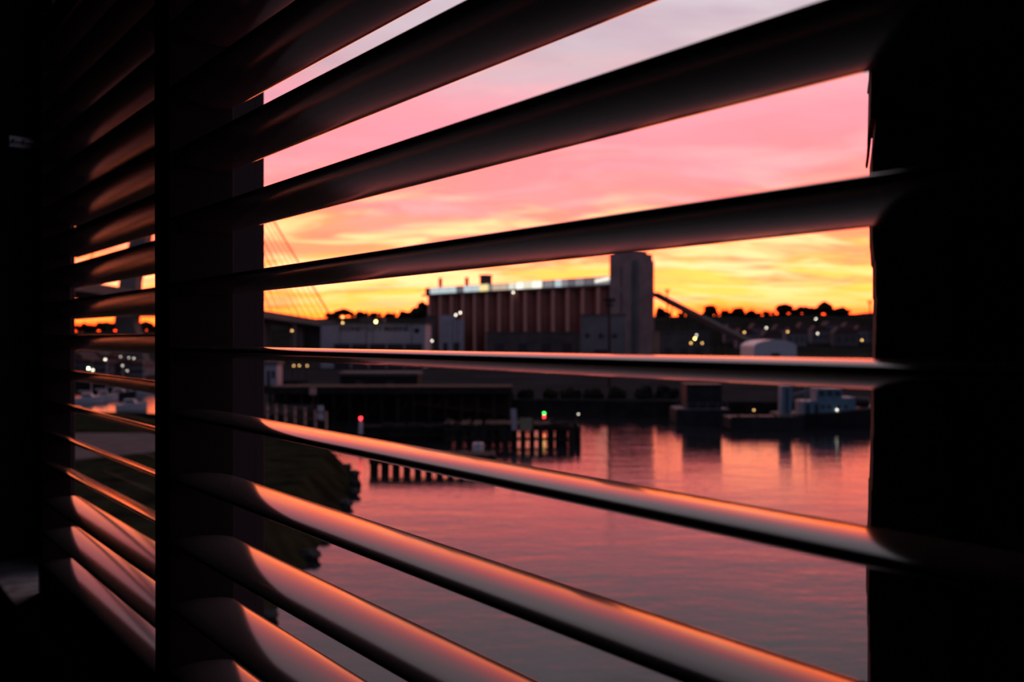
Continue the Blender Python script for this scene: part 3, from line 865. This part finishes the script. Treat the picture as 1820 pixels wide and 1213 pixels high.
def signpost(label, x, ytop, ybot, d, wpx, m, zb):
    p = at(x, ytop, d); q = at(x, ybot, d)
    t = thing('sign_board', label, 'sign', (p.x, d, zb), 0)
    bm = NB(); bm_tube(bm, (0, .12, 0), (0, .12, p.z - zb), .09, seg=6); obj('post', bm, 'steel_dark', t)
    w_ = wpx / F * d / 2
    bm = NB(); bm_box(bm, -w_, w_, -.05, .05, q.z - zb, p.z - zb); obj('board', bm, m, t)
signpost('small white sign on the walkway above the bank', 570, 722, 748, 118, 10, 'white_paint', 3.0)
signpost('pale notice board at the walkway railing', 556, 690, 702, 128, 12, 'silo_pilaster', 3.0)

# old pier ruin standing in the water
pr = thing('old_pier', 'old broken timber pier standing in the inlet', 'pier', (0, 117, 0), 0)
def pxX(x, d): return (x - 910) / F * d
zd = 2.7
rows_ = [(796, 117), (815, 117), (832, 118), (846, 116), (868, 117), (884, 118), (899, 116), (914, 117), (930, 117), (947, 118), (962, 116), (980, 117), (994, 117), (1006, 117), (1018, 116), (1028, 117)]
for i, (x, d) in enumerate(rows_):
    for yo in (0, 4):
        X = pxX(x, d) + random.uniform(-.1, .1); h = zd + random.uniform(-.15, .5)
        bm = NB(); bm_tube(bm, (X, d - 117 + yo, -1.5), (X + random.uniform(-.1, .1), d - 117 + yo, h), .4, .36, 7); obj('pile', bm, 'old_timber', pr)
for yo, z, hh in ((-.45, 1.95, .75), (4.45, 1.95, .75), (-.45, .55, .4)):
    bm = NB(); bm_box(bm, pxX(790, 117), pxX(1030 if z > 2 else 1020, 117), yo - .15, yo + .15, z, z + hh); obj('beam', bm, 'old_timber', pr)
xx = pxX(790, 117); k = 0
while xx < pxX(975, 117):
    if random.random() > .12:
        bm = NB(); bm_box(bm, xx, xx + .52, -.7, 4.7, zd, zd + .14 + random.uniform(0, .08)); obj('plank', bm, 'old_timber', pr)
    xx += .58
# dark fendering reaching left from the pier
fd = thing('fender_wall', 'dark low timber fender wall left of the old pier', 'fender', (pxX(720, 118), 120, 0), 0)
X0, X1 = pxX(648, 120) - fd.location.x, pxX(790, 120) - fd.location.x
for k in range(22):
    x = X0 + (X1 - X0) * k / 21
    bm = NB(); bm_tube(bm, (x, 0, -1.5), (x, 0, 2.4 + random.uniform(-.2, .3)), .27, seg=7); obj('pile', bm, 'old_timber', fd)
for z in (.7, 1.9):
    bm = NB(); bm_box(bm, X0, X1, -.45, -.2, z, z + .4); obj('waler', bm, 'old_timber', fd)
bm = NB(); bm_box(bm, X0, X1, .1, .5, -1, 2.1); obj('backing_boards', bm, 'old_timber', fd)

# low jetty nearer the bank
jt = thing('low_jetty', 'low dark jetty running out from the bank before the old pier', 'jetty', (-8.9, 93, 0), 0)
bm = NB(); bm_box(bm, -7.2, 7.0, .2, 3.4, 1.3, 1.65); obj('deck_frame', bm, 'old_timber', jt)
for k in range(24):
    bm = NB(); bm_box(bm, -7.2 + k * .59, -6.68 + k * .59, 0, 3.6, 1.65, 1.78 + .05 * (k % 2)); obj('plank', bm, 'old_timber', jt)
for k in range(12):
    for yo in (.3, 3.2):
        bm = NB(); bm_tube(bm, (-6.9 + k * 1.25, yo, -1.5), (-6.9 + k * 1.25, yo, 1.3), .26, seg=7); obj('pile', bm, 'old_timber', jt)
bm = NB(); bm_box(bm, -7.2, 7.0, -.05, .2, .75, 1.6); obj('fender_board', bm, 'old_timber', jt)

def board_on(label, x, y0, y1, wpx, m, d, zb, tilt=0):
    p, q = at(x, y0, d), at(x, y1, d); t = thing('channel_marker', label, 'marker', (p.x, d, zb), 0)
    w_ = wpx / F * d / 2
    bm = NB(); bm_box(bm, -w_, w_, -.06, .06, q.z - zb, p.z - zb); o = obj('board', bm, m, t); o.rotation_euler = (0, tilt, 0)
    bm = NB(); bm_tube(bm, (0, .14, 0), (0, .14, p.z - zb), .08, seg=6); obj('post', bm, 'steel_dark', t)
board_on('tall narrow white board standing on the old pier', 914, 727, 765, 10, 'pale_cladding', 116.3, 2.93, -.06)
board_on('olive square board on the old pier beside the white board', 935, 744, 766, 22, 'sign_olive', 116.2, 2.93)
# white float by the pier
p = at(850, 805, 108)
t = thing('mooring_buoy', 'white mooring buoy floating before the old pier', 'buoy', (p.x, 108, 0), 0)
bm = NB(); bm_tube(bm, (0, 0, -.4), (0, 0, 1.3), .72, .66, 16); obj('float', bm, 'white_paint', t, False, .06)
bm = NB(); bm_tube(bm, (0, 0, 1.3), (0, 0, 1.65), .15, .15, 8); obj('eye', bm, 'steel_dark', t)
# red beacon
p = at(641, 744, 119)
t = thing('channel_beacon', 'white channel beacon with red light at the fender end', 'beacon', (p.x, 119, 0), 0)
bm = NB(); bm_tube(bm, (0, 0, -1.2), (0, 0, 1.2), .5, .5, 10); obj('pile', bm, 'old_timber', t)
bm = NB(); bm_tube(bm, (0, 0, 1.2), (0, 0, p.z - .35), .32, .24, 10); obj('column', bm, 'white_paint', t)
bm = NB(); bmesh.ops.create_icosphere(bm, subdivisions=2, radius=.2, matrix=Matrix.Translation((0, 0, p.z))); obj('light', bm, 'lamp_red', t, True)
# red and green lights on a post
p = at(967, 738, 140)
t = thing('signal_post', 'post with green light over red light behind the old pier', 'beacon', (p.x, 140, 0), 0)
bm = NB(); bm_tube(bm, (0, 0, -1.2), (0, 0, p.z + .7), .14, .1, 8); obj('post', bm, 'steel_dark', t)
for z, m in ((.30, 'lamp_green'), (-.30, 'lamp_red')):
    bm = NB(); bmesh.ops.create_icosphere(bm, subdivisions=2, radius=.19, matrix=Matrix.Translation((0, -.25, p.z + z))); obj('light', bm, m, t, True)
lamp('small white lamp on the seawall right of the signal post', 1028, 736, 150, 'lamp_white', .10, zb=0.0, arm=.3)
lamp('small orange lamp on the black barge beside the blue tug', 1340, 729, 139, 'lamp_amber', .10, zb=1.0, arm=.3)

# bushes on the seawall
for i, (x, yt, r) in enumerate([(900, 709, 1.8), (935, 712, 1.6), (975, 708, 1.8), (1015, 705, 2.0), (1056, 707, 1.9), (1098, 704, 2.1), (1142, 702, 2.2), (1186, 701, 2.3)]):
    d = 165; p = at(x, yt, d)
    t = thing('seawall_bush', '%s dark bush from the left along the far seawall' % ORD[i], 'bush', (p.x, d, 2.9), i * .8, 'bushes along the seawall')
    bm = NB()
    for k in range(4): bm_blob(bm, (random.uniform(-1.2, 1.2), random.uniform(-.8, .8), r * .35), r * random.uniform(.55, .75), 2, i * 5 + k, .6)
    obj('foliage', bm, 'foliage', t)
    bm = NB(); bm_tube(bm, (0, 0, -.1), (0, 0, r * .4), .15, .1, 6); obj('stem', bm, 'old_timber', t)

# ---- barges and the tug
def hull(bm, L_, B_, z0, z1, sheer=0.0, rake=.12):
    """pointed-bow hull along +x"""
    st_ = []
    for k in range(13):
        f = k / 12
        wd = B_ / 2 * (1 if f < .6 else max(.03, 1 - ((f - .6) / .4) ** 2)) * (.85 + .15 * min(1, f * 5))
        top = z1 + sheer * f * f
        x = -L_ / 2 + L_ * f
        st_.append([bm.verts.new(v) for v in ((x, -wd, top), (x + (rake * (f - .5) * -2), -wd * .8, z0), (x + (rake * (f - .5) * -2), wd * .8, z0), (x, wd, top))])
    for a, b in zip(st_, st_[1:]):
        for i in range(4):
            j = (i + 1) % 4; bm.faces.new((a[i], a[j], b[j], b[i]))
    bm.faces.new(st_[0]); bm.faces.new(st_[-1][::-1])

# barge with dark hut
d = 146; a, b = at(1196, 750, d), at(1290, 750, d)
t = thing('deck_barge', 'black flat barge carrying a dark hut left of the tug', 'barge', ((a.x + b.x) / 2, d, 0), 0)
w2 = (b.x - a.x) / 2
bm = NB(); bm_prism(bm, [(-w2, 0.2), (-w2 + .6, -.6), (w2 - .6, -.6), (w2, .2), (w2, 2.6), (-w2, 2.6)], -3, 3, Matrix.Rotation(math.pi / 2, 4, 'X')); obj('hull', bm, 'hull_black', t)
bm = NB(); bm_box(bm, -w2 + .2, w2 - .2, -3, 3, 2.6, 2.75); obj('deck', bm, 'barge_grey', t)
c0, c1 = at(1216, 684, d), at(1278, 684, d); mx = (a.x + b.x) / 2
bm = NB(); bm_box(bm, c0.x - mx, c1.x - mx, -2, 2, 2.75, c0.z); obj('hut', bm, 'hull_black', t)
bm = NB(); bm_box(bm, c0.x - mx - .2, c1.x - mx + .2, -2.2, 2.2, c0.z, c0.z + .2); obj('hut_roof', bm, 'hull_black', t)
for k in range(6):
    bm = NB(); bm_box(bm, -w2 + .3 + k * 1.7, -w2 + .4 + k * 1.7, -2.95, -2.85, 2.75, 3.62); obj('rail_post', bm, 'barge_grey', t)
bm = NB(); bm_box(bm, -w2 + .3, w2 - .3, -2.95, -2.87, 3.62, 3.7); obj('handrail', bm, 'barge_grey', t)
# low barge
d = 136; a, b = at(1291, 760, d), at(1420, 760, d); w2 = (b.x - a.x) / 2
t = thing('low_barge', 'long low black barge lying in front of the blue tug', 'barge', ((a.x + b.x) / 2, d, 0), 0)
bm = NB(); bm_prism(bm, [(-w2, .3), (-w2 + .8, -.6), (w2, -.6), (w2, 2.1), (-w2, 2.1)], -2.5, 2.5, Matrix.Rotation(math.pi / 2, 4, 'X')); obj('hull', bm, 'hull_black', t)
bm = NB(); bm_box(bm, -w2 + .2, w2 - .1, -2.4, -2.2, 2.1, 2.35); obj('coaming', bm, 'hull_black', t)
for k in range(4):
    bm = NB(); bm_tube(bm, (-w2 + 1.5 + k * 3, -1.9, 2.1), (-w2 + 1.5 + k * 3, -1.9, 2.7), .18, seg=8); obj('bollard', bm, 'steel_dark', t)
# tug
d = 142; a, b = at(1376, 760, d), at(1600, 760, d); L_ = b.x - a.x; mx = (a.x + b.x) / 2
t = thing('tug_boat', 'pale blue tug boat with black hull moored at the right', 'boat', (mx, d, 0), 0)
bm = NB(); hull(bm, L_, 6.4, -.7, 2.1, 2.2); obj('hull', bm, 'hull_black', t)
bm = NB(); bm_box(bm, -L_ / 2 + .5, L_ / 2 - 5, -2.6, 2.6, 2.05, 2.2); obj('deck', bm, 'barge_grey', t)
def tb(name, x0, x1, y0, y1, m, yy0=-2, yy1=2, bev=.08):
    p, q = at(x0, y0, d), at(x1, y1, d)
    bm = NB(); bm_box(bm, p.x - mx, q.x - mx, yy0, yy1, q.z, p.z); return obj(name, bm, m, t, bevel=bev)
tb('funnel', 1386, 1405, 685, 737, 'tug_blue', -1, 1, .2)
tb('funnel_band', 1393.5, 1397.5, 690, 737, 'tug_glass', -1.06, -.98, 0)
dh = tb('deckhouse', 1420, 1478, 712, 738, 'tug_blue')
wh = tb('wheelhouse', 1446, 1490, 690, 712, 'tug_blue', -1.7, 1.7)
tb('fore_house', 1478, 1514, 706, 734, 'tug_blue', -1.6, 1.6)
for x0 in (1449, 1463, 1477):
    tb('wheelhouse_window', x0, x0 + 10, 694, 703, 'tug_glass', -1.76, -1.65, 0)
for x0 in (1425, 1440):
    tb('doorway', x0, x0 + 7, 717, 736, 'tug_glass', -2.06, -1.95, 0)
for x0 in (1455, 1466, 1484, 1497):
    p = at(x0, 722, d); bm = NB(); yy = -2.06 if x0 < 1478 else -1.66
    bm_tube(bm, (p.x - mx, yy, p.z), (p.x - mx, yy + .2, p.z), .32, seg=14); obj('porthole', bm, 'tug_glass', t)
p = at(1432, 700, d)
bm = NB(); bm_tube(bm, (p.x - mx, 0, 2.1), (p.x - mx, 0, 9.5), .16, .08, 8); obj('mast', bm, 'tug_blue', t)
bm = NB(); bm_tube(bm, (p.x - mx - 2.6, 0, 5.2), (p.x - mx + 2.6, 0, 6.6), .12, seg=6); obj('derrick', bm, 'tug_blue', t)
for x in (1522, 1530, 1538):
    p = at(x, 712, d); bm = NB(); bm_blob(bm, (p.x - mx, 0, p.z - .3), .85, 2, x, .2); obj('fender_tyre', bm, 'hull_black', t)
p = at(1479, 727, d)
bm = NB(); bmesh.ops.create_icosphere(bm, subdivisions=2, radius=.13, matrix=Matrix.Translation((p.x - mx, -2.15, p.z))); obj('deck_light', bm, 'lamp_white', t, True)

# ---- marina boats in the cove
def boat(label, x, y, L_, m, rot, masth):
    d = EYE * F / (y - HOR); p = at(x, y, d)
    t = thing('moored_boat', label, 'boat', (p.x, p.y, 0), rot, 'boats moored in the cove')
    bm = NB(); hull(bm, L_, L_ * .3, -.3, 1.1, .5); obj('hull', bm, m, t, False)
    bm = NB(); bm_prism(bm, [(-L_ * .25, 1.0), (L_ * .2, 1.0), (L_ * .08, 2.1), (-L_ * .22, 2.2)], -L_ * .09, L_ * .09, Matrix.Rotation(math.pi / 2, 4, 'X')); obj('cabin', bm, 'white_paint', t)
    bm = NB(); bm_prism(bm, [(-L_ * .18, 1.45), (L_ * .1, 1.45), (L_ * .06, 1.85), (-L_ * .18, 1.9)], -L_ * .095, L_ * .095, Matrix.Rotation(math.pi / 2, 4, 'X')); obj('cabin_window', bm, 'tug_glass', t)
    if masth:
        bm = NB(); bm_tube(bm, (L_ * .08, 0, 1), (L_ * .08, 0, masth), .09, .05, 6); mo = obj('mast', bm, 'white_paint', t)
        bm = NB(); bm_tube(bm, (L_ * .08, 0, 2.6), (-L_ * .35, 0, 2.7), .12, seg=6); obj('boom', bm, 'white_paint', mo)
boat('long white boat nearest the post in the cove', 234, 728, 6.2, 'white_paint', .25, 0)
boat('white sailing boat at the left of the cove', 158, 716, 6.5, 'white_paint', .2, 9)
boat('small white sailing boat in the middle of the cove', 186, 712, 6.0, 'white_paint', .5, 10)
boat('dark hulled boat near the right of the cove', 214, 706, 7.5, 'hull_black', .3, 8)
boat('furthest white boat at the back of the cove', 252, 700, 6.5, 'white_paint', .1, 9)
